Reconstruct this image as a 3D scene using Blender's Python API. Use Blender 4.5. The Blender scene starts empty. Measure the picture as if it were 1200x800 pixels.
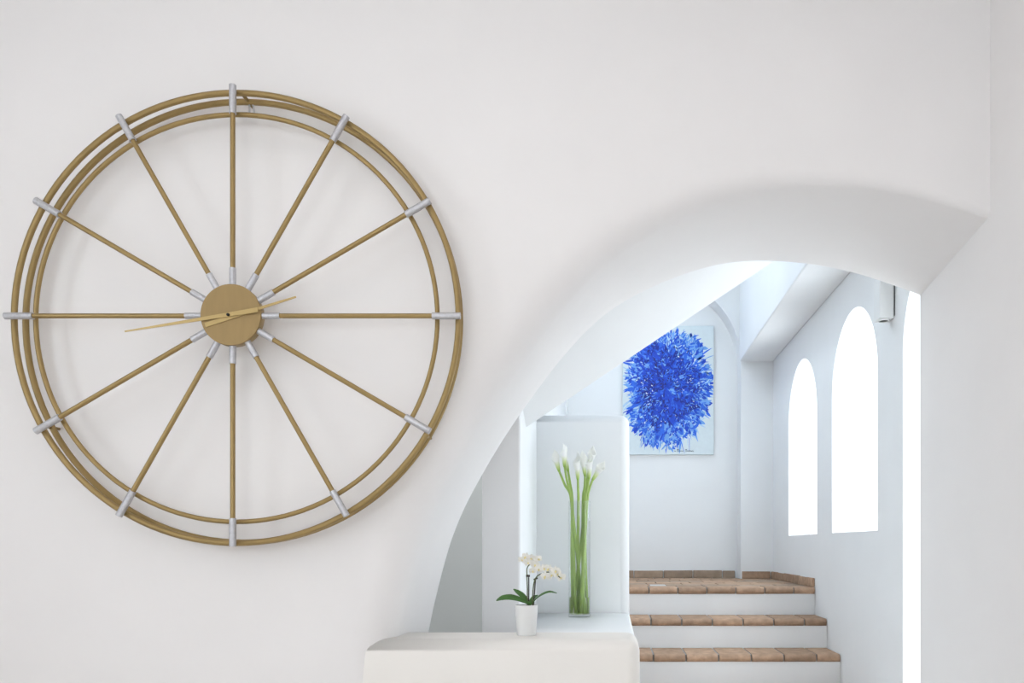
import bpy, bmesh, math, random
from mathutils import Vector, Matrix
random.seed(7)
C = bpy.context.scene.collection
PI = math.pi
EYE = 1.422            # camera height above the hall floor
F = 960.0              # focal length in pixels of a 1200 px wide frame
CEIL, SC = 3.6, 4.3    # ceiling heights of the hall and of the staircase
VX, VY = 718.0, 640.0  # where the viewing axis meets the frame

# ------------------------------------------------------------------ camera
cam_d = bpy.data.cameras.new('camera'); cam = bpy.data.objects.new('camera', cam_d); C.objects.link(cam)
cam.location = (0, 0, EYE); cam.rotation_euler = (PI/2, 0, 0)
cam_d.sensor_width = 36; cam_d.lens = F/1200*36
cam_d.shift_x = (600-VX)/1200; cam_d.shift_y = (VY-400)/1200
cam_d.clip_start = .02
bpy.context.scene.camera = cam

# ------------------------------------------------------------------ world, lights, exposure
sc = bpy.context.scene
sc.view_settings.view_transform = 'Standard'; sc.view_settings.look = 'None'
sc.view_settings.gamma = 1; sc.view_settings.use_curve_mapping = False
sc.view_settings.exposure = 0.30
w = bpy.data.worlds.new('world'); sc.world = w; w.use_nodes = True
bg = w.node_tree.nodes['Background']
bg.inputs[0].default_value = (.85, .935, 1, 1); bg.inputs[1].default_value = 3.8

def area(name, loc, rot, sx, sy, power, col):
    l = bpy.data.lights.new(name, 'AREA'); l.shape = 'RECTANGLE'; l.size = sx; l.size_y = sy
    l.energy = power; l.color = col
    o = bpy.data.objects.new(name, l); C.objects.link(o); o.location = loc; o.rotation_euler = rot
    return o
# added fill lights under the ceilings of hall, staircase and passage; the sun falls on the hall floor through its left window
area('hall_fill_light', (-.5, .8, CEIL-.01), (0, 0, 0), 3.0, 2.2, 13, (1, .965, .95))  # added, brightens the hall and by bounce the arch underside
area('stair_fill_light', (-.02, 5.75, SC-.02), (0, 0, 0), .6, 2.0, 17, (.74, .88, 1))  # added bluish fill for the stairwell
area('passage_fill_light', (-1.3, 4.05, SC-.02), (0, 0, 0), .8, .6, 29, (.97, .98, 1))  # added to lift the dark passage wall
sun = bpy.data.lights.new('sun', 'SUN'); sun.energy = 6.5; sun.angle = math.radians(1.5); sun.color = (1, .93, .85)
so = bpy.data.objects.new('sun', sun); C.objects.link(so); so.location = (-6, 0, 8)
so.rotation_euler = Vector((.62, 0, -.78)).to_track_quat('-Z', 'Y').to_euler()   # enters by the hall's left window, lands on its floor

# ------------------------------------------------------------------ materials
MATS = {}
def lin(r, g, b):
    f = lambda c: (c/255/12.92) if c/255 <= .04045 else ((c/255+.055)/1.055)**2.4
    return (f(r), f(g), f(b), 1)
def mat(name, col, rough=.6, metal=0, noise=0, nscale=20, bump=0, bscale=60, var=0, spec=None, grain=None):
    m = bpy.data.materials.new(name); m.use_nodes = True
    nt = m.node_tree; b = nt.nodes['Principled BSDF']
    b.inputs['Base Color'].default_value = col; b.inputs['Roughness'].default_value = rough
    b.inputs['Metallic'].default_value = metal
    if spec is not None: b.inputs['Specular IOR Level'].default_value = spec
    tc = nt.nodes.new('ShaderNodeTexCoord')
    src = tc.outputs['Object']
    if grain:
        mp = nt.nodes.new('ShaderNodeMapping'); mp.inputs['Scale'].default_value = grain
        nt.links.new(src, mp.inputs['Vector']); src = mp.outputs[0]
    if noise or var:
        n = nt.nodes.new('ShaderNodeTexNoise'); n.inputs['Scale'].default_value = nscale; n.inputs['Detail'].default_value = 5
        nt.links.new(src, n.inputs['Vector'])
        r = nt.nodes.new('ShaderNodeMapRange'); r.inputs[1].default_value = .3; r.inputs[2].default_value = .7
        r.inputs[3].default_value = 1-noise; r.inputs[4].default_value = 1+noise
        nt.links.new(n.outputs[0], r.inputs[0])
        val = r.outputs[0]
        if var:
            oi = nt.nodes.new('ShaderNodeObjectInfo')
            r2 = nt.nodes.new('ShaderNodeMapRange'); r2.inputs[3].default_value = 1-var; r2.inputs[4].default_value = 1+var
            nt.links.new(oi.outputs['Random'], r2.inputs[0])
            mu = nt.nodes.new('ShaderNodeMath'); mu.operation = 'MULTIPLY'
            nt.links.new(val, mu.inputs[0]); nt.links.new(r2.outputs[0], mu.inputs[1]); val = mu.outputs[0]
        hs = nt.nodes.new('ShaderNodeHueSaturation'); hs.inputs['Color'].default_value = col
        nt.links.new(val, hs.inputs['Value']); nt.links.new(hs.outputs[0], b.inputs['Base Color'])
    if bump:
        n2 = nt.nodes.new('ShaderNodeTexNoise'); n2.inputs['Scale'].default_value = bscale; n2.inputs['Detail'].default_value = 4
        nt.links.new(tc.outputs['Object'], n2.inputs['Vector'])
        bp = nt.nodes.new('ShaderNodeBump'); bp.inputs['Strength'].default_value = bump; bp.inputs['Distance'].default_value = .01
        nt.links.new(n2.outputs[0], bp.inputs['Height']); nt.links.new(bp.outputs[0], b.inputs['Normal'])
    MATS[name] = m
    return m
mat('white_plaster', (.87, .845, .835, 1), .9, noise=.012, nscale=3, bump=.12, bscale=9, spec=.2)
mat('stair_plaster', (.86, .865, .87, 1), .9, noise=.012, nscale=3, bump=.12, bscale=9, spec=.2)
mat('cream_plaster', (.92, .885, .84, 1), .85, noise=.01, nscale=4, bump=.1, bscale=9, spec=.2)
mat('shade_grey_wall', (.66, .69, .68, 1), .8, noise=.015, nscale=3, spec=.2)  # grey colour stands in for shade on the passage back wall
mat('hall_floor', (.80, .76, .72, 1), .6, noise=.08, nscale=6)
mat('terracotta', lin(174, 144, 120), .75, noise=.2, nscale=22, bump=.35, bscale=45, var=.16, spec=.25)
mat('weathered_shaded_tile', lin(160, 140, 122), .8, noise=.15, nscale=16, bump=.3, bscale=45, var=.12, spec=.2)  # worn paving tiles, and the shade on the recess skirting as colour
mat('pale_tile', lin(190, 190, 188), .7, noise=.08, nscale=14, spec=.3)
mat('mortar', lin(160, 158, 155), .95, noise=.1, nscale=60, spec=.1)
mat('brass', lin(156, 132, 86), .38, .6, noise=.06, nscale=30, grain=(1, 6, 1))
mat('brass_disc', lin(156, 131, 88), .5, .45, noise=.05, nscale=9, grain=(6, 1, .6))
mat('brass_hand', lin(186, 160, 106), .4, .4)
mat('silver', lin(196, 196, 200), .35, .75, noise=.09, nscale=120, bump=.3, bscale=300)
mat('black', (.012, .011, .01, 1), .5)
mat('white_ceramic', (.84, .84, .83, 1), .35)
mat('lamp_white', (.82, .82, .81, 1), .5)
mat('soil', (.05, .035, .02, 1), 1, noise=.4, nscale=200)
mat('orchid_leaf', lin(62, 105, 40), .35, noise=.12, nscale=40)
mat('orchid_stem', lin(90, 98, 58), .5, noise=.2, nscale=60)
mat('stake', lin(58, 48, 42), .6)
mat('orchid_petal', (.90, .88, .82, 1), .6)
mat('orchid_lip', lin(240, 226, 168), .6)
mat('calla_stem', lin(158, 184, 94), .4, noise=.12, nscale=30, grain=(4, 4, .5))
mat('spadix', lin(235, 215, 120), .7)
mat('canvas', lin(218, 228, 232), .9, noise=.02, nscale=40, bump=.1, bscale=400)
for nm, c in (('paint_deep', (14, 40, 145)), ('paint_cobalt', (22, 70, 200)), ('paint_royal', (44, 104, 222)),
              ('paint_sky', (112, 166, 232)), ('paint_pale', (176, 208, 236)), ('paint_white', (226, 234, 240)), ('paint_violet', (30, 34, 110))):
    mat(nm, lin(*c), .55, noise=.1, nscale=30)
mat('ink', lin(60, 75, 95), .7)

def calla_white():
    m = mat('calla_white', (.9, .9, .86, 1), .5)
    nt = m.node_tree; b = nt.nodes['Principled BSDF']
    tc = nt.nodes.new('ShaderNodeTexCoord'); sp = nt.nodes.new('ShaderNodeSeparateXYZ')
    nt.links.new(tc.outputs['Object'], sp.inputs[0])
    cr = nt.nodes.new('ShaderNodeValToRGB')
    cr.color_ramp.elements[0].position = .0; cr.color_ramp.elements[0].color = lin(150, 186, 72)
    cr.color_ramp.elements[1].position = .05; cr.color_ramp.elements[1].color = (.9, .9, .86, 1)
    e = cr.color_ramp.elements.new(.022); e.color = lin(206, 220, 150)
    nt.links.new(sp.outputs['Z'], cr.inputs[0]); nt.links.new(cr.outputs[0], b.inputs['Base Color'])
    b.inputs['Subsurface Weight'].default_value = .15; b.inputs['Subsurface Radius'].default_value = (.01, .01, .006)
calla_white()
def thin_glass(name, tint):
    m = bpy.data.materials.new(name); m.use_nodes = True; nt = m.node_tree; nt.nodes.clear()
    o = nt.nodes.new('ShaderNodeOutputMaterial'); mx = nt.nodes.new('ShaderNodeMixShader')
    t = nt.nodes.new('ShaderNodeBsdfTransparent'); t.inputs[0].default_value = tint
    g = nt.nodes.new('ShaderNodeBsdfGlossy'); g.inputs['Roughness'].default_value = .03
    lw = nt.nodes.new('ShaderNodeLayerWeight'); pw = nt.nodes.new('ShaderNodeMath'); pw.operation = 'POWER'; pw.inputs[1].default_value = 4
    ml = nt.nodes.new('ShaderNodeMath'); ml.operation = 'MULTIPLY_ADD'; ml.inputs[1].default_value = .7; ml.inputs[2].default_value = .03
    nt.links.new(lw.outputs['Facing'], pw.inputs[0]); nt.links.new(pw.outputs[0], ml.inputs[0])
    nt.links.new(ml.outputs[0], mx.inputs[0]); nt.links.new(t.outputs[0], mx.inputs[1]); nt.links.new(g.outputs[0], mx.inputs[2])
    nt.links.new(mx.outputs[0], o.inputs[0]); MATS[name] = m
thin_glass('vase_glass', (.975, .985, .98, 1)); thin_glass('window_glass', (.985, .99, .99, 1))
m = mat('water', (.93, .96, .72, 1), .0); b = m.node_tree.nodes['Principled BSDF']
b.inputs['Transmission Weight'].default_value = 1; b.inputs['IOR'].default_value = 1.33

# ------------------------------------------------------------------ helpers
def X(px, d): return (px-VX)*d/F
def Z(py, d): return EYE + (VY-py)*d/F
def link(name, me, m, parent=None, smooth=False):
    o = bpy.data.objects.new(name, me); C.objects.link(o)
    if m and not me.materials: me.materials.append(MATS[m])
    if smooth:
        me.polygons.foreach_set('use_smooth', [True]*len(me.polygons))
    if parent: o.parent = parent
    return o
def pydata(name, V, Fs, m, parent=None, smooth=False, fix=True):
    me = bpy.data.meshes.new(name); me.from_pydata([tuple(v) for v in V], [], Fs); me.update()
    if fix:
        bm = bmesh.new(); bm.from_mesh(me); bmesh.ops.recalc_face_normals(bm, faces=bm.faces); bm.to_mesh(me); bm.free()
    return link(name, me, m, parent, smooth)
def boxmesh(x0, x1, y0, y1, z0, z1, bev=0, seg=2, jitter=0):
    bm = bmesh.new(); bmesh.ops.create_cube(bm, size=1)
    for v in bm.verts:
        v.co = Vector((x0+(v.co.x+.5)*(x1-x0), y0+(v.co.y+.5)*(y1-y0), z0+(v.co.z+.5)*(z1-z0)))
        if jitter: v.co += Vector([random.uniform(-jitter, jitter) for _ in range(3)])
    if bev: bmesh.ops.bevel(bm, geom=list(bm.edges), offset=bev, segments=seg, profile=.5, affect='EDGES')
    me = bpy.data.meshes.new('box'); bm.to_mesh(me); bm.free(); return me
def box(name, x0, x1, y0, y1, z0, z1, m, parent=None, bev=0, seg=2, jitter=0):
    me = boxmesh(x0, x1, y0, y1, z0, z1, bev, seg, jitter); me.name = name
    o = link(name, me, m, parent, smooth=bev > 0)
    if bev > 0: o.modifiers.new('wn', 'WEIGHTED_NORMAL')
    return o
def struct(o): o['kind'] = 'structure'; return o
def tag(o, label, cat, group=None):
    o['label'] = label; o['category'] = cat
    if group: o['group'] = group
    return o
def empty(name, loc, label, cat, group=None):
    o = bpy.data.objects.new(name, None); C.objects.link(o); o.location = loc; o.empty_display_size = .05
    return tag(o, label, cat, group)
def tube(V, Fs, pts, rad, seg=10, closed=False, cap=True):
    """append a tube along pts; rad: number or list"""
    pts = [Vector(p) for p in pts]; n = len(pts)
    R = rad if isinstance(rad, (list, tuple)) else [rad]*n
    base = len(V); prev = None
    for i, p in enumerate(pts):
        if closed: t = (pts[(i+1) % n]-pts[i-1]).normalized()
        else: t = (pts[min(i+1, n-1)]-pts[max(i-1, 0)]).normalized()
        if prev is None:
            a = Vector((0, 1, 0)) if abs(t.y) < .9 else Vector((1, 0, 0)); u = (a-t*a.dot(t)).normalized()
        else: u = (prev-t*prev.dot(t)).normalized()
        prev = u; v = t.cross(u)
        for k in range(seg):
            a = 2*PI*k/seg; V.append(p+(u*math.cos(a)+v*math.sin(a))*R[i])
    for i in range(n if closed else n-1):
        j = (i+1) % n
        for k in range(seg):
            l = (k+1) % seg
            Fs.append((base+i*seg+k, base+i*seg+l, base+j*seg+l, base+j*seg+k))
    if cap and not closed:
        Fs.append(tuple(base+k for k in range(seg))); Fs.append(tuple(base+(n-1)*seg+k for k in range(seg)))
def smoothcaps(o, ang=40):
    """smooth sides, hard caps"""
    me = o.data; bm = bmesh.new(); bm.from_mesh(me)
    for f in bm.faces: f.smooth = True
    for e in bm.edges:
        if len(e.link_faces) == 2 and e.calc_face_angle(0) > math.radians(ang): e.smooth = False
    bm.to_mesh(me); bm.free(); return o
def tubeobj(name, pts, rad, m, parent=None, seg=12, closed=False):
    V, Fs = [], []; tube(V, Fs, pts, rad, seg, closed); return smoothcaps(pydata(name, V, Fs, m, parent))
def spline(ctrl, n):
    """Catmull-Rom through ctrl, n samples per span"""
    P = [Vector(p) for p in ctrl]; out = []
    for i in range(len(P)-1):
        p0 = P[max(i-1, 0)]; p1 = P[i]; p2 = P[i+1]; p3 = P[min(i+2, len(P)-1)]
        for k in range(n):
            t = k/n
            out.append(.5*((2*p1)+(p2-p0)*t+(2*p0-5*p1+4*p2-p3)*t*t+(3*p1-p0-3*p2+p3)*t**3))
    out.append(P[-1]); return out
def lathe(name, prof, m, parent=None, seg=40, loc=(0, 0, 0)):
    V, Fs = [], []; n = len(prof)
    for r, z in prof:
        for k in range(seg):
            a = 2*PI*k/seg; V.append((r*math.cos(a), r*math.sin(a), z))
    for i in range(n-1):
        for k in range(seg):
            l = (k+1) % seg; Fs.append((i*seg+k, i*seg+l, (i+1)*seg+l, (i+1)*seg+k))
    if prof[0][0] > 1e-6: Fs.append(tuple(range(seg)))
    if prof[-1][0] > 1e-6: Fs.append(tuple((n-1)*seg+k for k in range(seg)))
    o = pydata(name, V, Fs, m, parent); o.location = loc
    return smoothcaps(o, 50)

# ------------------------------------------------------------------ room shell
YF, YB = 2.8, 3.448         # faces of the thick arched wall
XR = 1.29                   # right wall of the hall, jamb of the arch
XL = -3.1
CEIL = 3.6
XS = 1.40                   # right wall of the staircase
def arch_wall():
    px = [(560, 567), (533, 620), (522, 660), (504, 737)]
    low = [(-.80, -EYE), (-.795, -.9), (-.785, -.55)]
    mid = [(504, 737), (522, 660), (538, 612), (560, 567), (592, 513), (625, 465), (657, 423), (690, 387), (722, 361), (760, 340),
           (800, 323.5), (840, 312), (880, 307.5), (920, 308.5), (960, 313), (1000, 321.5), (1040, 334), (1077, 347.5)]
    ctrl = [Vector((a, 0, b)) for a, b in low] + [Vector(((a-VX)*YB/F, 0, (VY-b)*YB/F)) for a, b in mid] + [Vector((1.345, 0, 1.03))]
    P = spline(ctrl, 6); n = len(P)
    N = []
    for i in range(n):
        t = (P[min(i+1, n-1)]-P[max(i-1, 0)]).normalized(); N.append(Vector((-t.z, 0, t.x)))
    for _ in range(6):
        N = [N[0]]+[(N[i-1]+N[i]+N[i+1]).normalized() for i in range(1, n-1)]+[N[-1]]
    L = [0]
    for i in range(1, n): L.append(L[-1]+(P[i]-P[i-1]).length)
    # outer border: floor-left corner -> up -> ceiling -> right
    zt = CEIL-EYE; xo = XL-.05; H = zt+EYE; W = 1.345-xo
    i0 = next(i for i in range(n) if P[i].z > -.3)
    rest0 = zt-P[i0].z; tot = rest0+W
    Bd = []
    for i in range(n):
        if i <= i0: Bd.append(Vector((xo, 0, P[i].z)))
        else:
            s = (L[i]-L[i0])/(L[-1]-L[i0])*tot
            Bd.append(Vector((xo, 0, P[i0].z+s)) if s < rest0 else Vector((xo+(s-rest0), 0, zt)))
    ic = min(range(n), key=lambda i: (Bd[i]-Vector((xo, 0, zt))).length); Bd[ic] = Vector((xo, 0, zt))
    rows = []
    for i in range(n):
        f = L[i]/L[-1]; g = max(0, min(1, (f-.5)/.5)); g = g*g*(3-2*g)
        r = .13-.105*g; fl = .075*g
        p, nn = P[i], N[i]; row = []
        def add(off, y): q = p+nn*(off+fl*(YB-y)/(YB-YF)); row.append(Vector((q.x, y, q.z+EYE)))
        b = Bd[i]; row.append(Vector((b.x, YB, b.z+EYE)))
        add(.03, YB); add(.02, YB)
        for a in (30, 60, 90): a = math.radians(a); add(.02*(1-math.sin(a)), YB-.02*(1-math.cos(a)))
        add(0, YB-.1); add(0, YB-.3)
        for k in range(9):
            a = PI/2*k/8; add(r*(1-math.cos(a)), YF+r*(1-math.sin(a)))
        add(r+.012, YF); add(r+.05, YF)
        row.append(Vector((b.x, YF, b.z+EYE))); rows.append(row)
    m = len(rows[0]); V = [v for r in rows for v in r]; Fs = []
    for i in range(n-1):
        for k in range(m-1): Fs.append((i*m+k, i*m+k+1, (i+1)*m+k+1, (i+1)*m+k))
    o = pydata('wall_front', V, Fs, 'white_plaster', smooth=True, fix=False)
    return struct(o)
arch_wall()
struct(box('wall_right', XR, XR+.1, -3.1, YB, 0, CEIL, 'white_plaster', bev=.012, seg=3))

def holed_wall(name, axis, c0, c1, lo, hi, z0, z1, holes, m, bev=.012):
    """wall slab lying along y (axis='y', thickness x c0..c1) or along x; holes: (a, b, sill, spring) with round heads"""
    cuts = {lo, hi}
    for a, b, sill, spr in holes:
        if spr is None: cuts |= {a, b}; continue
        for k in range(33): cuts.add(round((a+b)/2-(b-a)/2*math.cos(PI*k/32), 6))
    cuts = sorted(cuts)
    def hole(t, mid):
        for a, b, sill, spr in holes:
            if a < mid < b:
                if spr is None: return sill
                r = (b-a)/2; return (sill, spr+math.sqrt(max(0, r*r-(t-(a+b)/2)**2)))
        return None
    bm = bmesh.new(); cache = {}
    def vert(t, c, z):
        k = (round(t, 5), round(c, 5), round(z, 5))
        if k not in cache: cache[k] = bm.verts.new((c, t, z) if axis == 'y' else (t, c, z))
        return cache[k]
    def face(*p):
        vs = []
        for q in p:
            v = vert(*q)
            if v not in vs: vs.append(v)
        if len(vs) > 2:
            try: bm.faces.new(vs)
            except ValueError: pass
    for i in range(len(cuts)-1):
        t0, t1 = cuts[i], cuts[i+1]; mid = (t0+t1)/2
        h0, h1 = hole(t0, mid), hole(t1, mid)
        for c in (c0, c1):
            if h0 is None: face((t0, c, z0), (t1, c, z0), (t1, c, z1), (t0, c, z1))
            else:
                if h0[0] > z0: face((t0, c, z0), (t1, c, z0), (t1, c, h1[0]), (t0, c, h0[0]))
                face((t0, c, h0[1]), (t1, c, h1[1]), (t1, c, z1), (t0, c, z1))
        if h0 is not None:
            face((t0, c0, h0[1]), (t1, c0, h1[1]), (t1, c1, h1[1]), (t0, c1, h0[1]))
            if h0[0] > z0: face((t0, c0, h0[0]), (t1, c0, h1[0]), (t1, c1, h1[0]), (t0, c1, h0[0]))
    for a, b, sill, spr in holes:
        s0, s1 = (sill if spr is None else (sill, spr))
        for t in (a, b): face((t, c0, s0), (t, c0, s1), (t, c1, s1), (t, c1, s0))
    for z in (z0, z1):
        for i in range(len(cuts)-1): face((cuts[i], c0, z), (cuts[i+1], c0, z), (cuts[i+1], c1, z), (cuts[i], c1, z))
    for t in (lo, hi): face((t, c0, z0), (t, c0, z1), (t, c1, z1), (t, c1, z0))
    # columns meet at T-joints beside hole jambs: weld by splitting the tall wall edges
    bm.normal_update(); bmesh.ops.recalc_face_normals(bm, faces=bm.faces)
    for f in bm.faces: f.smooth = True
    for e in bm.edges:
        if len(e.link_faces) != 2 or e.calc_face_angle(0) > math.radians(40): e.smooth = False
    me = bpy.data.meshes.new(name); bm.to_mesh(me); bm.free()
    return struct(link(name, me, m))

# hall: left and rear walls with the tall windows behind the camera, floor, ceiling
holed_wall('wall_left', 'y', XL-.2, XL, -3.1, YF, 0, CEIL, [(-.45, 1.05, (1.6, 3.0), None)], 'white_plaster')
holed_wall('wall_rear', 'x', -3.2, -3.0, XL, XR, 0, CEIL, [(-1.7, .65, (1.1, 2.7), None)], 'white_plaster')
struct(box('floor', XL-.3, XS+.3, -3.2, 8, -.1, 0, 'hall_floor'))
struct(box('ceiling', XL-.3, XS+.2, -3.2, YB, CEIL, CEIL+.1, 'white_plaster'))

# staircase walls
SC = 4.3
WIN = [(4.33, 5.23), (5.62, 6.52)]
SILL, SPR = EYE+.085, EYE+.93
holed_wall('wall_stair_right', 'y', XS, XS+.17, 3.03, 7.6, 0, SC,
           [(3.05, 3.95, 0, SPR), (4.33, 5.23, SILL, SPR), (5.62, 6.52, SILL, SPR)], 'stair_plaster')
for k, (a, b) in enumerate([(3.05, 3.95)]+WIN):
    V = []; bot = SILL if k else 0.02
    for q in range(25):
        t = PI*q/24; V.append(((a+b)/2-.45*math.cos(t), SPR+.45*math.sin(t)))
    V += [(b, bot), (a, bot)]; n = len(V)
    VV = [(XS+.155, y, z) for y, z in V]+[(XS+.163, y, z) for y, z in V]
    Fs = [tuple(range(n)), tuple(range(2*n-1, n-1, -1))]+[(i, (i+1) % n, n+(i+1) % n, n+i) for i in range(n)]
    struct(pydata('window_%d' % (k+1), VV, Fs, 'window_glass'))
struct(box('wall_stair_left', -.585, -.412, 3.66, 7.6, 0, SC, 'stair_plaster', bev=.012, seg=3))
# back wall with the arched recess the painting hangs in
YP, YR = 7.15, 7.37
holed_wall('wall_stair_back', 'x', YP, YR+.0, -.412, XS, 0, SC, [(-.40, 1.12, 0, EYE+1.6)], 'stair_plaster')
struct(box('wall_recess_back', -.6, XS+.1, YR, YR+.2, 0, SC, 'stair_plaster'))
# beam along the stair wall
struct(box('trim_beam', 1.105, XS, YB+.005, YP, EYE+1.61, SC, 'stair_plaster', bev=.012, seg=3))
# roof over the staircase
struct(box('ceiling_stair', -2.3, XS+.17, YB, 7.6, SC, SC+.1, 'stair_plaster'))
struct(box('wall_over_arch', XL-.2, XS+.17, YB-.1, YB, CEIL, SC+.1, 'stair_plaster'))
# sloping underside of the upper flight behind the arch
def slope():
    y0, y1 = YB+.004, 3.9
    a = Vector((X(610, y1), Z(505, y1))); b = Vector((X(905, y1), Z(307, y1))); d = (b-a)/(b.x-a.x)
    x0, x1 = -.411, 1.104
    p0 = a+d*(x0-a.x); p1 = a+d*(x1-a.x)
    prof = [(p0.x, p0.y), (p1.x, p1.y), (p1.x, SC-.01), (p0.x, SC-.01)]
    V = [(x, y, z+(.20 if y == y0 and z < SC-.02 else 0)) for y in (y0, y1) for x, z in prof]
    o = pydata('ceiling_slope', V, [(0, 1, 2, 3), (7, 6, 5, 4), (0, 4, 5, 1), (1, 5, 6, 2), (2, 6, 7, 3), (3, 7, 4, 0)], 'stair_plaster')
    return struct(o)
slope()
# passage to the left of the stairs, shade put into its grey back wall
struct(box('wall_passage_back', -2.2, -.585, 4.6, 4.75, 0, SC, 'shade_grey_wall'))
struct(box('wall_passage_left', -2.3, -2.1, YB, 4.75, 0, SC, 'stair_plaster'))

# parapet and shelf behind the ledge
def rounded_block(name, x0, x1, y0, y1, z0, z1, m, r, flat_left=True):
    me = boxmesh(x0, x1, y0, y1, z0, z1); bm = bmesh.new(); bm.from_mesh(me)
    es = []
    for e in bm.edges:
        a, b = e.verts[0].co, e.verts[1].co
        if abs(a.z-z0) < 1e-5 and abs(b.z-z0) < 1e-5: continue
        if flat_left and abs(a.x-x0) < 1e-5 and abs(b.x-x0) < 1e-5: continue
        es.append(e)
    bmesh.ops.bevel(bm, geom=es, offset=r, segments=6, profile=.5, affect='EDGES')
    me.clear_geometry(); bm.to_mesh(me); bm.free(); me.name = name
    o = link(name, me, m, smooth=True); o.modifiers.new('wn', 'WEIGHTED_NORMAL'); return o
struct(rounded_block('wall_parapet', -.50, X(737.5, 4.43), 4.43, 4.57, 0, Z(485, 4.43), 'stair_plaster', .05))
shelf = rounded_block('plaster_shelf', -.410, X(737.5, 4.43), 3.10, 4.429, 0, EYE-.36, 'stair_plaster', .012)
tag(shelf, 'white plaster shelf under the tall glass vase behind the ledge', 'shelf')
ledge = rounded_block('plaster_ledge', -.93, .094, YF+.012, 3.098, 0, EYE-.32, 'cream_plaster', .045)
tag(ledge, 'cream plaster ledge with rounded edges filling the foot of the arch', 'ledge')

# ------------------------------------------------------------------ stairs
TR, RI = .315, .19
noses = [5.647, 5.333, 5.015, 4.70, 4.385, 4.07]
tops = [RI*(6-k) for k in range(6)]
stairs = empty('staircase', (.5, 4.07, 0), 'white plastered staircase with terracotta tile treads beside arched windows', 'stairs')
def child(o, root): o.parent = root; o.matrix_parent_inverse = Matrix.Translation(-root.location); return o
JX = [-.35+.2*k for k in range(9)]
def nose_tile(x0, x1, y0, y1, z, m='terracotta'):
    """flat tile with a round front nose"""
    g = .0055; x0 += g; x1 -= g; t = .047; j = random.uniform(-.0015, .0015); z += random.uniform(-.0012, .0012)
    prof = [(y1-.004, z-t), (y1-.004, z)]
    for k in range(7):
        a = PI/2-PI*k/6; prof.append((y0+t*.5-t*.5*math.cos(a)+j, z-t/2+t/2*math.sin(a)))
    n = len(prof); V = [(x, y, zz) for x in (x0, x1) for y, zz in prof]
    Fs = [tuple(range(n)), tuple(range(2*n-1, n-1, -1))]+[(i, (i+1) % n, n+(i+1) % n, n+i) for i in range(n)]
    o = child(pydata('tread_tile', V, Fs, m), stairs); return smoothcaps(o, 50)
for k in range(6):
    y0, z = noses[k], tops[k]
    y1 = noses[k-1]+.02 if k else y0+.21
    xa = -.41 if y0 > 4.59 else X(737.5, 4.43)+.002
    xs = [xa]+[x for x in JX if x > xa+.04]+[XS-.001]
    for a, b in zip(xs[:-1], xs[1:]): nose_tile(a, b, y0, y1, z)
    yb = noses[k-1]+.03 if k else YP+.2
    child(box('riser', xa+.001, XS-.001, y0+.02, yb if k else 5.9, 0 if k == 5 else tops[k+1]-.05, z-.046, 'stair_plaster'), stairs)
    child(box('mortar_bed', xa+.001, XS-.001, y0+.026, y1+.02, z-.05, z-.004, 'mortar'), stairs)
# landing paving
child(box('landing_base', -.41, XS-.001, 5.86, YR-.001, 0, tops[0]-.006, 'mortar'), stairs)
zt = tops[0]; ys = [5.861+.214*k for k in range(8)]
for r in range(7):
    y0, y1 = ys[r], min(ys[r+1], YR-.004)
    off = (0, .13, .05, .19, .09, .16, .02)[r]
    x = -.41-off
    while x < XS-.03:
        a, b = max(x, -.409), min(x+.265, XS-.002); x += .265
        if b-a < .03: continue
        if y1 > YP and b > 1.12: b = 1.119
        if b-a < .03: continue
        if r == 0 and a < .33 < b:
            for a2, b2, m2 in ((a, .268, 'terracotta'), (.268, .392, 'pale_tile'), (.392, b, 'weathered_shaded_tile')):
                if b2-a2 > .02: child(box('paving_tile', a2+.004, b2-.004, y0+.004, y1-.004, zt-.02, zt, m2, bev=.002, seg=1), stairs)
            continue
        mm = random.choice(['terracotta', 'terracotta', 'weathered_shaded_tile'])
        child(box('paving_tile', a+.004, b-.004, y0+.004, y1-.004, zt-.02, zt+random.uniform(-.001, .001), mm, bev=.002, seg=1), stairs)
# skirting tiles round the landing
sk = empty('tile_skirting', (.5, YR, zt), 'row of low terracotta skirting tiles around the stair landing', 'skirting')
x = 1.118
hh = .064
def sktile(x0, x1, y0, y1, m):
    h = hh+random.uniform(-.003, .003)
    child(box('skirting_tile', x0, x1, y0, y1, zt+.001, zt+h, m, bev=.003, seg=1, jitter=.0012), sk)
xs = [1.10, .985, .72, .455, .19, -.075, -.34, -.395]
for a, b in zip(xs[1:], xs[:-1]): sktile(a+.004, b-.004, YR-.02, YR-.001, 'weathered_shaded_tile')  # duller material carries the shade of the recess
sktile(1.128, 1.372, YP-.02, YP-.001, 'terracotta')
y = YP-.002
for l in (.25, .27, .26, .27, .26, .17):
    sktile(XS-.02, XS-.001, y-l+.004, y-.004, 'terracotta'); y -= l

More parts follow.
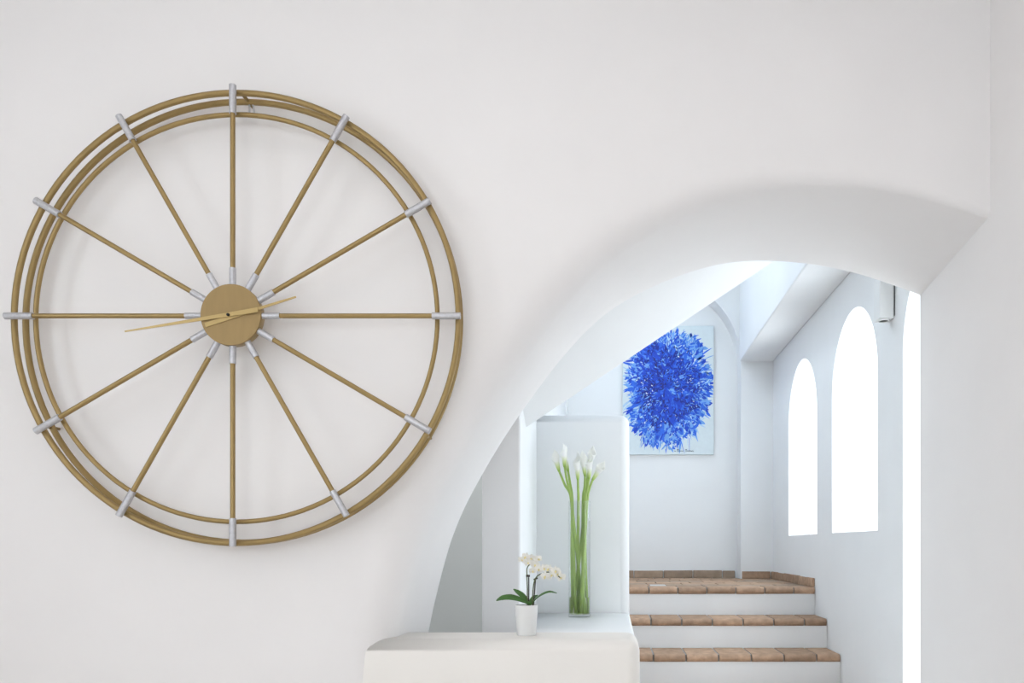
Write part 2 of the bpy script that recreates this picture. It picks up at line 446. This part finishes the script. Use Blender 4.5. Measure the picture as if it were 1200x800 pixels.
# ------------------------------------------------------------------ painting
def painting():
    d = YR-.03
    cx, cz = X(783, d), Z(457, d); W, H = 107*d/F, 151*d/F
    p = empty('painting', (cx, YR-.002, cz-H/2), 'unframed canvas with a burst of blue paint strokes on pale ground above landing', 'painting')
    cv = child(box('canvas', cx-W/2, cx+W/2, YR-.03, YR-.002, cz-H/2, cz+H/2, 'canvas', bev=.003), p)
    # burst: centre and radii in canvas units
    rnd = random.Random(11)
    pal = ['paint_pale', 'paint_sky', 'paint_royal', 'paint_cobalt', 'paint_deep', 'paint_violet', 'paint_white']
    V, Fs, MI = [], [], []
    def R(a):      # outline radius of the burst by angle
        c, s = abs(math.cos(a)), abs(math.sin(a))
        e = 1/((c/.295)**3+(s/.45)**3)**(1/3.2)
        return e*(1+.07*math.sin(3*a+1)+.05*math.sin(7*a)+.04*math.sin(13*a+2))
    ox, oz = .0*W, .022*H; lay = [0]
    def stroke(r0, r1, a, wd, mi, bend=0):
        lay[0] += 1; y = YR-.0304-lay[0]*.0000004
        ca, sa = math.cos(a), math.sin(a); n = 5; base = len(V)
        for k in range(n+1):
            t = k/n; r = r0+(r1-r0)*t; off = bend*t*t; hw = wd*(math.sin(PI*min(1, .12+t*.88))**.7 if k < n else .05)
            qx, qz = ca*r-sa*off, sa*r+ca*off
            for s in (-1, 1):
                xx = max(-.495*W, min(.495*W, (qx-sa*hw*s)*H+ox)); zz = max(-.495*H, min(.495*H, (qz+ca*hw*s)*H+oz))
                V.append((cx+xx, y, cz+zz))
        for k in range(n): Fs.append((base+2*k, base+2*k+1, base+2*k+3, base+2*k+2)); MI.append(mi)
    def Rc(a): return R(a)*.94
    def blob(mi, n, spread, q0, q1, w0, w1, l0, l1, wild):     # loose clump of strokes round a random point
        a0 = rnd.uniform(0, 2*PI); q = q0+(q1-q0)*math.sqrt(rnd.random())
        px_, pz_ = math.cos(a0)*Rc(a0)*q, math.sin(a0)*Rc(a0)*q
        for _ in range(n):
            x_, z_ = px_+rnd.gauss(0, spread), pz_+rnd.gauss(0, spread)
            aa = math.atan2(z_, x_); r_ = math.hypot(x_, z_)
            if r_ > Rc(aa): continue
            l = rnd.uniform(l0, l1); da = rnd.gauss(0, wild)
            strokexy(x_, z_, aa+da, l, rnd.uniform(w0, w1), rnd.choice(mi))
    def strokexy(x_, z_, ang, l, wd, mi):
        lay[0] += 1; y = YR-.0304-lay[0]*.0000004
        ca, sa = math.cos(ang), math.sin(ang); n = 4; base = len(V); bd = rnd.gauss(0, .25)*l
        for k in range(n+1):
            t = k/n; hw = wd*(.45+.55*math.sin(PI*t)) * (.25 if k == n else 1); off = bd*t*t
            qx, qz = x_+ca*l*t-sa*off, z_+sa*l*t+ca*off
            for s_ in (-1, 1):
                xx = max(-.495*W, min(.495*W, (qx-sa*hw*s_)*H+ox)); zz = max(-.495*H, min(.495*H, (qz+ca*hw*s_)*H+oz))
                V.append((cx+xx, y, cz+zz))
        for k in range(n): Fs.append((base+2*k, base+2*k+1, base+2*k+3, base+2*k+2)); MI.append(mi)
    for _ in range(230):       # pale halo and outer spikes
        a = rnd.uniform(0, 2*PI); r = Rc(a); stroke(r*rnd.uniform(.6, .8), r*rnd.uniform(.9, 1.12), a+rnd.gauss(0, .2), rnd.uniform(.003, .012), rnd.choice([0, 0, 1, 1]), rnd.gauss(0, .02))
    for _ in range(150):
        a = rnd.uniform(0, 2*PI); r = Rc(a); stroke(r*rnd.uniform(.65, .85), r*rnd.uniform(.9, 1.1), a+rnd.gauss(0, .25), rnd.uniform(.002, .007), rnd.choice([1, 2, 2, 3]), rnd.gauss(0, .02))
    for ring_, mi in ((.80, 2), (.62, 3)):      # solid ragged ground of the burst
        lay[0] += 1; y = YR-.0304-lay[0]*.0000004; b0 = len(V); n = 90
        V.append((cx+ox, y, cz+oz))
        for k in range(n):
            a = 2*PI*k/n; r = Rc(a)*ring_*rnd.uniform(.86, 1.08); V.append((cx+ox+math.cos(a)*r*H, y, cz+oz+math.sin(a)*r*H))
        for k in range(n): Fs.append((b0, b0+1+k, b0+1+(k+1) % n)); MI.append(mi)
    for _ in range(120): blob([2, 2, 3, 1], 9, .03, 0, .9, .006, .016, .03, .08, .5)
    for _ in range(70): blob([3, 3, 2], 8, .03, 0, .8, .004, .012, .02, .07, .6)
    for _ in range(70): blob([1, 1, 2, 0], 6, .02, .55, 1.0, .003, .008, .02, .05, .6)
    for _ in range(95): blob([4, 3, 4, 3], 7, .02, 0, .7, .002, .008, .015, .05, .8)
    for _ in range(60): blob([5, 4, 4], 8, .014, 0, .75, .002, .006, .01, .03, 1)
    for _ in range(70): blob([2, 3, 1], 5, .02, .1, 1.0, .0015, .005, .01, .05, .7)
    for _ in range(34): blob([6, 0, 1], 4, .018, .2, 1.0, .0015, .004, .004, .016, 1)
    for _ in range(14):        # drips
        x0 = rnd.uniform(-.22, .2); a = math.atan2(-.36, x0); r = math.hypot(.36, x0)
        base_r = r; lay[0] += 1; y = YR-.0304-lay[0]*.0000004; b = len(V); z0 = -.37; z1 = -.42-rnd.random()*.06; hw = rnd.uniform(.0015, .004)
        for q in ((x0-hw, z0), (x0+hw, z0), (x0+hw*.6, z1), (x0-hw*.6, z1)): V.append((cx+q[0]*H, y, cz+q[1]*H))
        Fs.append((b, b+1, b+2, b+3)); MI.append(rnd.choice([1, 0, 2]))
    me = bpy.data.meshes.new('paint_burst'); me.from_pydata(V, [], Fs)
    for nme in pal: me.materials.append(MATS[nme])
    me.polygons.foreach_set('material_index', MI); me.update()
    o = link('paint_burst', me, None); child(o, p); o['kind'] = 'stuff'; o['label'] = 'burst of blue and white paint strokes'
    # signature scribble
    V, Fs = [], []
    sx, sz, y = X(793, d), Z(529, d), YR-.0335
    def wr(pts): tube(V, Fs, [(sx+a*.018, y, sz+b*.016) for a, b in pts], .0019, 4)
    wr([(-1.2, .5), (-.9, 0), (-.6, .4), (-.4, .2)]); wr([(0, 1.1), (1.1, 1.25)]); wr([(.6, 1.2), (.45, 0)])
    wr([(1, .1), (1.2, .6), (1.5, .1), (1.7, .6), (2, .1), (2.3, .55), (2.6, .1), (2.9, .5), (3.3, .2)])
    wr([(4.3, 1.2), (5.2, 1.3)]); wr([(4.75, 1.25), (4.6, 0)])
    wr([(5.1, .1), (5.3, .6), (5.6, .1), (5.9, .6), (6.2, .1), (6.4, .9), (6.5, .1), (6.9, .5), (7.3, .1), (7.7, .45), (8.4, .3)])
    child(pydata('signature', V, Fs, 'ink'), p)
painting()

# ------------------------------------------------------------------ wall lamp on the stair wall
def lamp():
    d = 4.06; z0 = Z(372, d); z1 = z0+.30; x0, x1 = X(1031, d), XS-.0045
    L = empty('wall_lamp', (XS, d, z0), 'white box wall lamp mounted high between the arched openings', 'lamp')
    child(box('lamp_body', x0, x1, d, d+.10, z0, z1, 'lamp_white', bev=.006, seg=2), L)
    child(box('shadow_gap_strip', XS-.0042, XS-.0005, d+.003, d+.094, z0+.012, z1-.01, 'black'), L)  # black strip put in as the shadow gap between lamp and wall
    cxm = (x0+x1)/2
    o = lathe('light_ring', [(.030, 0), (.030, -.006), (.024, -.006), (.022, 0)], 'lamp_white', None, 24, (cxm, d+.05, z0)); child(o, L)
    o = lathe('bulb_lens', [(.0, -.001), (.022, -.001)], 'black', None, 24, (cxm, d+.05, z0)); child(o, L)
lamp()

# ------------------------------------------------------------------ wall clock
def clock():
    root = empty('wall_clock', (-1.2477, YF, EYE+.7565), 'large brass wheel wall clock with twelve spokes and silver sleeves', 'clock')
    root.scale = (.987, 1, 1)
    yS, yR1, yR2 = -.11, -.0845, -.035       # spokes, front rings, rear ring (in front of the wall)
    def ring(name, R, r, y):
        tubeobj(name, [(R*math.cos(2*PI*k/128), y, R*math.sin(2*PI*k/128)) for k in range(128)], r, 'brass', root, 12, True)
    ring('rim', .7458, .0099, yR1); ring('inner_rim', .675, .008, yR1+.002); ring('rear_rim', .7430, .0101, yR2)
    for k in range(12):
        a = PI/2-k*PI/6; c, s = math.cos(a), math.sin(a)
        def q(r, y=yS): return (r*c, y, r*s)
        tubeobj('spoke', [q(.09), q(.70)], .0082, 'brass', root)
        tubeobj('hub_sleeve', [q(.092), q(.157)], .0108, 'silver', root)
        tubeobj('rim_sleeve', [q(.664), q(.664+.0475), q(.7575)], .0115, 'silver', root)
    for k in (0, 4, 8):      # stand-offs to the rear rim, just beside a spoke
        a = PI/2-k*PI/6-.025; c, s = math.cos(a), math.sin(a)
        tubeobj('standoff', [(.7458*c, yR1, .7458*s), (.743*c, yR2, .743*s)], .006, 'brass', root, 10)
        tubeobj('wall_peg', [(.743*c, yR2, .743*s), (.743*c, -.0005, .743*s)], .005, 'brass', root, 10)
    hk = tubeobj('hanger', [(.022, -.035, .735), (.020, -.03, .712), (.028, -.03, .700), (.036, -.03, .712), (.034, -.035, .735)], .003, 'silver', root, 8)
    # hub: drum and face
    o = lathe('hub', [(.0, 0), (.0985, 0), (.0995, .002), (.0995, .026), (.0, .026)], 'brass', root, 64); o.rotation_euler = (PI/2, 0, 0); o.location = (0, yS+.0179, 0)
    o = lathe('hub_face', [(.0, 0), (.1005, 0), (.1005, .006), (.0995, .0075), (.0, .0075)], 'brass_disc', root, 64); o.rotation_euler = (PI/2, 0, 0); o.location = (0, yS-.008, 0)
    def hand(name, tip, tail, w0, w1, y, piv):
        t = Vector(tip); u = Vector(tail); d = (t-u).normalized(); nrm = Vector((-d.y, d.x))
        pts = [u+nrm*w0, t+nrm*w1, t-nrm*w1, u-nrm*w0]
        V = [(p.x, yy, p.y) for yy in (y, y-.0025) for p in pts]
        pydata(name, V, [(0, 1, 2, 3), (7, 6, 5, 4), (0, 4, 5, 1), (1, 5, 6, 2), (2, 6, 7, 3), (3, 7, 4, 0)], 'brass_hand', root)
    s = F/(YF+yS-.02); cx, cz = -1.2477, .7565
    def loc(px, py): return ((px-VX)/s-cx, (VY-py)/s-cz)
    hand('hour_hand', loc(347.7, 347.5), loc(239.7, 380.6), .0075, .0028, yS-.0165, None)
    hand('minute_hand', loc(145, 388.4), loc(303, 363), .0080, .0022, yS-.0205, None)
    px_, pz_ = loc(268, 369)
    o = lathe('pivot', [(.0, 0), (.0048, 0), (.0048, .012), (.003, .014), (.0, .014)], 'black', root, 16); o.rotation_euler = (PI/2, 0, 0); o.location = (px_, yS-.0155, pz_)
clock()

# ------------------------------------------------------------------ orchid in white pot
def leaf_mesh(V, Fs, pts, widths, nrm=(0, 0, 1), fold=.25, th=.0009):
    pts = [Vector(p) for p in pts]; n = len(pts); base = len(V); up = Vector(nrm)
    for side in (1, -1):
        for i, p in enumerate(pts):
            t = (pts[min(i+1, n-1)]-pts[max(i-1, 0)]).normalized()
            s = t.cross(up).normalized(); u = s.cross(t).normalized(); wd = widths[i]
            for f in (-1, -.5, 0, .5, 1): V.append(p+s*wd*f+u*(abs(f)*wd*fold)+u*th*side)
    m = n*5
    for k in range(2):
        for i in range(n-1):
            for j in range(4):
                a = base+k*m+i*5+j; q = (a, a+1, a+6, a+5); Fs.append(q if k == 0 else q[::-1])
    for i in range(n-1):
        for j in (0, 4):
            a = base+i*5+j; Fs.append((a, a+5, a+5+m, a+m))
def orchid():
    d = 2.955; s = F/d; zb = EYE-.32; x0 = X(617, d)
    O = empty('potted_orchid', (x0, d, zb), 'small white orchid in a plain white pot standing on the cream ledge', 'plant')
    ch = lambda o: child(o, O)
    ch(lathe('pot', [(.0, 0), (.033, 0), (.0345, .002), (.0405, .106), (.0405, .109), (.0385, .109), (.0375, .098), (.0, .098)], 'white_ceramic', None, 48, (x0, d, zb+.0005)))
    ch(lathe('soil', [(.037, .097), (.02, .102), (0, .103)], 'soil', None, 24, (x0, d, zb+.0005)))
    W = lambda px, py, dy=0: Vector((X(px, d), d+dy, Z(py, d)))
    leaves = [([W(622, 708), W(612, 703, -.01), W(600, 699.5, -.025), W(590, 700, -.03), W(583, 703, -.032)], [.004, .010, .0125, .010, .001], (.1, -.75, .65)),
              ([W(622, 708), W(616, 702, .01), W(610, 697, .02), W(605, 693.5, .025), W(600.5, 690.5, .028)], [.004, .0085, .0105, .008, .001], (.35, -.8, .5)),
              ([W(623, 708), W(629, 701, -.01), W(637, 695.5, -.02), W(645, 693, -.02), W(653, 694.5, -.02)], [.0035, .0065, .007, .006, .001], (-.1, -.45, .9)),
              ([W(621, 709), W(622, 704, .015), W(625, 700, .03), W(629, 698, .04)], [.004, .007, .007, .001], (0, -.7, .7))]
    for P, wd, nr in leaves:
        V, Fs = [], []; n = 4; PP = spline(P, n); WW = []
        for i in range(len(wd)-1):
            for k in range(n): WW.append(wd[i]+(wd[i+1]-wd[i])*k/n)
        WW.append(wd[-1]); leaf_mesh(V, Fs, PP, WW, nr); ch(pydata('leaf', V, Fs, 'orchid_leaf', smooth=True))
    stems = [[W(618, 710), W(618, 690), W(617.5, 674), W(618, 665, -.004), W(622, 660.5, -.012), W(627, 658, -.02)],
             [W(624, 710), W(624.5, 694), W(626, 682), W(629.5, 675, -.004), W(636, 671.5, -.008), W(644, 670, -.012), W(652, 673, -.016), W(659, 678, -.02)]]
    for P in stems: ch(tubeobj('stem', spline(P, 5), .0021, 'orchid_stem', seg=8))
    for (a, b_) in (((619.5, 710), (619.5, 674)), ((625, 710), (627.5, 678))):
        p, q = W(*a, .004), W(*b_, .004); ch(tubeobj('stake', [p, q], .0022, 'stake', seg=8))
    ch(tubeobj('clip', [W(616.5, 674.5, 0), W(621, 674.5, 0)], .004, 'stake', seg=8))
    ch(tubeobj('clip', [W(625.5, 679, 0), W(630, 677, 0)], .003, 'stake', seg=8))
    # flower: three sepals, two broad petals, lip
    V, Fs = [], []
    def petal(ang, L, wd, lift):
        c, s_ = math.cos(ang), math.sin(ang)
        pts = [(c*L*t, -lift*t*t, s_*L*t) for t in (0, .25, .5, .75, 1)]
        leaf_mesh(V, Fs, pts, [wd*.25, wd*.8, wd, wd*.8, wd*.1], (0, -1, 0), .12, .0004)
    for a in (90, 215, 325): petal(math.radians(a), .0155, .0048, .002)
    for a in (15, 165): petal(math.radians(a), .0165, .0085, .003)
    fo = pydata('flower', V, Fs, 'orchid_petal', smooth=True)
    V, Fs = [], []
    for a, l, wd in ((270, .008, .0030), (235, .0045, .002), (305, .0045, .002)):
        c, s_ = math.cos(math.radians(a)), math.sin(math.radians(a))
        leaf_mesh(V, Fs, [(c*l*t, -.002-.006*t, s_*l*t) for t in (0, .35, .7, 1)], [wd*.5, wd, wd, wd*.3], (0, -1, 0), .3, .0005)
    lo = pydata('lip', V, Fs, 'orchid_lip', smooth=True); lo.parent = fo
    spots = [(612, 656), (617.5, 652), (624, 653.5), (631, 655), (620, 659), (627.5, 661),
             (625, 668), (632, 666.5), (638, 665), (644, 666), (648, 673), (640, 674.5), (655, 672), (659, 676.5), (652, 668)]
    for k, (a, b_) in enumerate(spots):
        f = fo if k == 0 else fo.copy()
        if k: C.objects.link(f)
        p = W(a, b_, -.018-.012*random.random()); f.location = p
        f.rotation_euler = (random.uniform(-.45, .25), random.uniform(-.5, .5), random.uniform(-.75, .75))
        sc_ = random.uniform(.95, 1.25); f.scale = (sc_,)*3
        if k:
            l2 = lo.copy(); C.objects.link(l2); l2.parent = f
        child(f, O)
        fp = f.location
    for a, b_ in ((661.5, 675), (646, 677)):
        ch(lathe('bud', [(0, -.004), (.003, -.002), (.0035, .001), (.002, .004), (0, .005)], 'orchid_petal', None, 12, W(a, b_, -.02)))
orchid()

# ------------------------------------------------------------------ glass vase with calla lilies
def vase():
    d = 4.19; s = F/d; zb = EYE-.36; xc = X(679, d); r = .0565; h = (722-586.5)/s
    Vr = empty('glass_vase', (xc, d, zb), 'tall clear cylindrical glass vase of green stems against the white parapet', 'vase')
    child(lathe('glass', [(0, 0), (r-.002, 0), (r, .002), (r, h-.001), (r-.002, h), (r-.004, h-.001), (r-.004, .016), (r-.006, .014), (0, .014)], 'vase_glass', None, 48, (xc, d, zb+.0005)), Vr)
    child(lathe('water', [(0, .0145), (r-.0065, .0145), (r-.0045, .017), (r-.0045, .10), (0, .10)], 'water', None, 48, (xc, d, zb+.0005)), Vr)
    # (base px, tip px, depth offset, foot x offset, lean label)
    data = [((655.5, 552), (649, 526), -.02, (-.034, .012), 'white calla lily leaning furthest out over the potted orchid'),
            ((665.5, 551), (658.5, 518), .012, (-.016, -.036), 'tall white calla lily just behind the one leaning over the orchid'),
            ((662, 547), (662.5, 521), -.035, (.018, .030), 'white calla lily with an upright bloom in front of its taller leaning neighbour'),
            ((677.5, 562), (676.5, 528), -.03, (-.004, .038), 'straight-stemmed calla lily standing alone between the two clusters of blooms'),
            ((685.5, 557), (682, 526), .02, (.020, -.032), 'calla lily of the dense cluster tilting back towards the straight-stemmed one'),
            ((689.5, 549), (695.5, 520), .03, (-.036, -.012), 'tall calla lily rising highest out of the dense cluster'),
            ((690.5, 561), (692.5, 531), -.032, (.040, .002), 'calla lily low in front of the tall one in the dense cluster'),
            ((694.5, 562), (709.5, 539), 0, (.006, -.042), 'white calla lily bent furthest out towards the blue painting')]
    for i, (b0, t0, dy, ft, lab) in enumerate(data):
        y = d+dy
        B = Vector((X(b0[0], d), y, Z(b0[1], d))); T = Vector((X(t0[0], d), y-.004, Z(t0[1], d)))
        foot = Vector((xc+ft[0], d+ft[1], zb+.022))
        rim = Vector((xc+max(-.04, min(.04, (B.x-xc)*.62)), d+max(-.034, min(.034, dy*.9)), zb+h))
        ax = (T-B).normalized()
        L = empty('calla_lily', foot, lab, 'flower', 'calla lilies in the glass vase')
        P = spline([foot, foot.lerp(rim, .5)+Vector((random.uniform(-.006, .006), random.uniform(-.006, .006), 0)), rim, rim.lerp(B, .6)-ax*.012+Vector((0, 0, .004)), B], 6)
        n = len(P); child(tubeobj('stem', P, [.0088-.0032*k/(n-1) for k in range(n)], 'calla_stem', seg=10), L)
        # spathe: rolled funnel with an oblique flared rim and a pointed tip
        Hh = (T-B).length; V, Fs = [], []; NU, NA = 12, 24
        facing = random.uniform(0, 2*PI)
        for u in range(NU+1):
            t = u/NU
            for k in range(NA):
                th = 2*PI*k/NA; back = (1+math.cos(th))/2
                hgt = Hh*(.60+.40*back**2.2)
                rr = .0056+.0135*t**.8*(1-.35*t)+.010*max(0, t-.55)/.45*(1-back**3)
                rr *= 1-.75*(back**6)*max(0, t-.6)/.4
                V.append((rr*math.cos(th), rr*math.sin(th), hgt*t-.004))
        for u in range(NU):
            for k in range(NA):
                l = (k+1) % NA; Fs.append((u*NA+k, u*NA+l, (u+1)*NA+l, (u+1)*NA+k))
        sp = pydata('spathe', V, Fs, 'calla_white', L, smooth=True)
        sp.modifiers.new('solid', 'SOLIDIFY').thickness = .0008
        rot = ax.to_track_quat('Z', 'Y') @ Matrix.Rotation(facing, 3, 'Z').to_quaternion()
        sp.rotation_mode = 'QUATERNION'; sp.rotation_quaternion = rot; sp.location = B-foot
        sd = lathe('spadix', [(0, .012), (.003, .014), (.0028, Hh*.5), (.0015, Hh*.55), (0, Hh*.56)], 'spadix', L, 10)
        sd.rotation_mode = 'QUATERNION'; sd.rotation_quaternion = rot; sd.location = B-foot
vase()
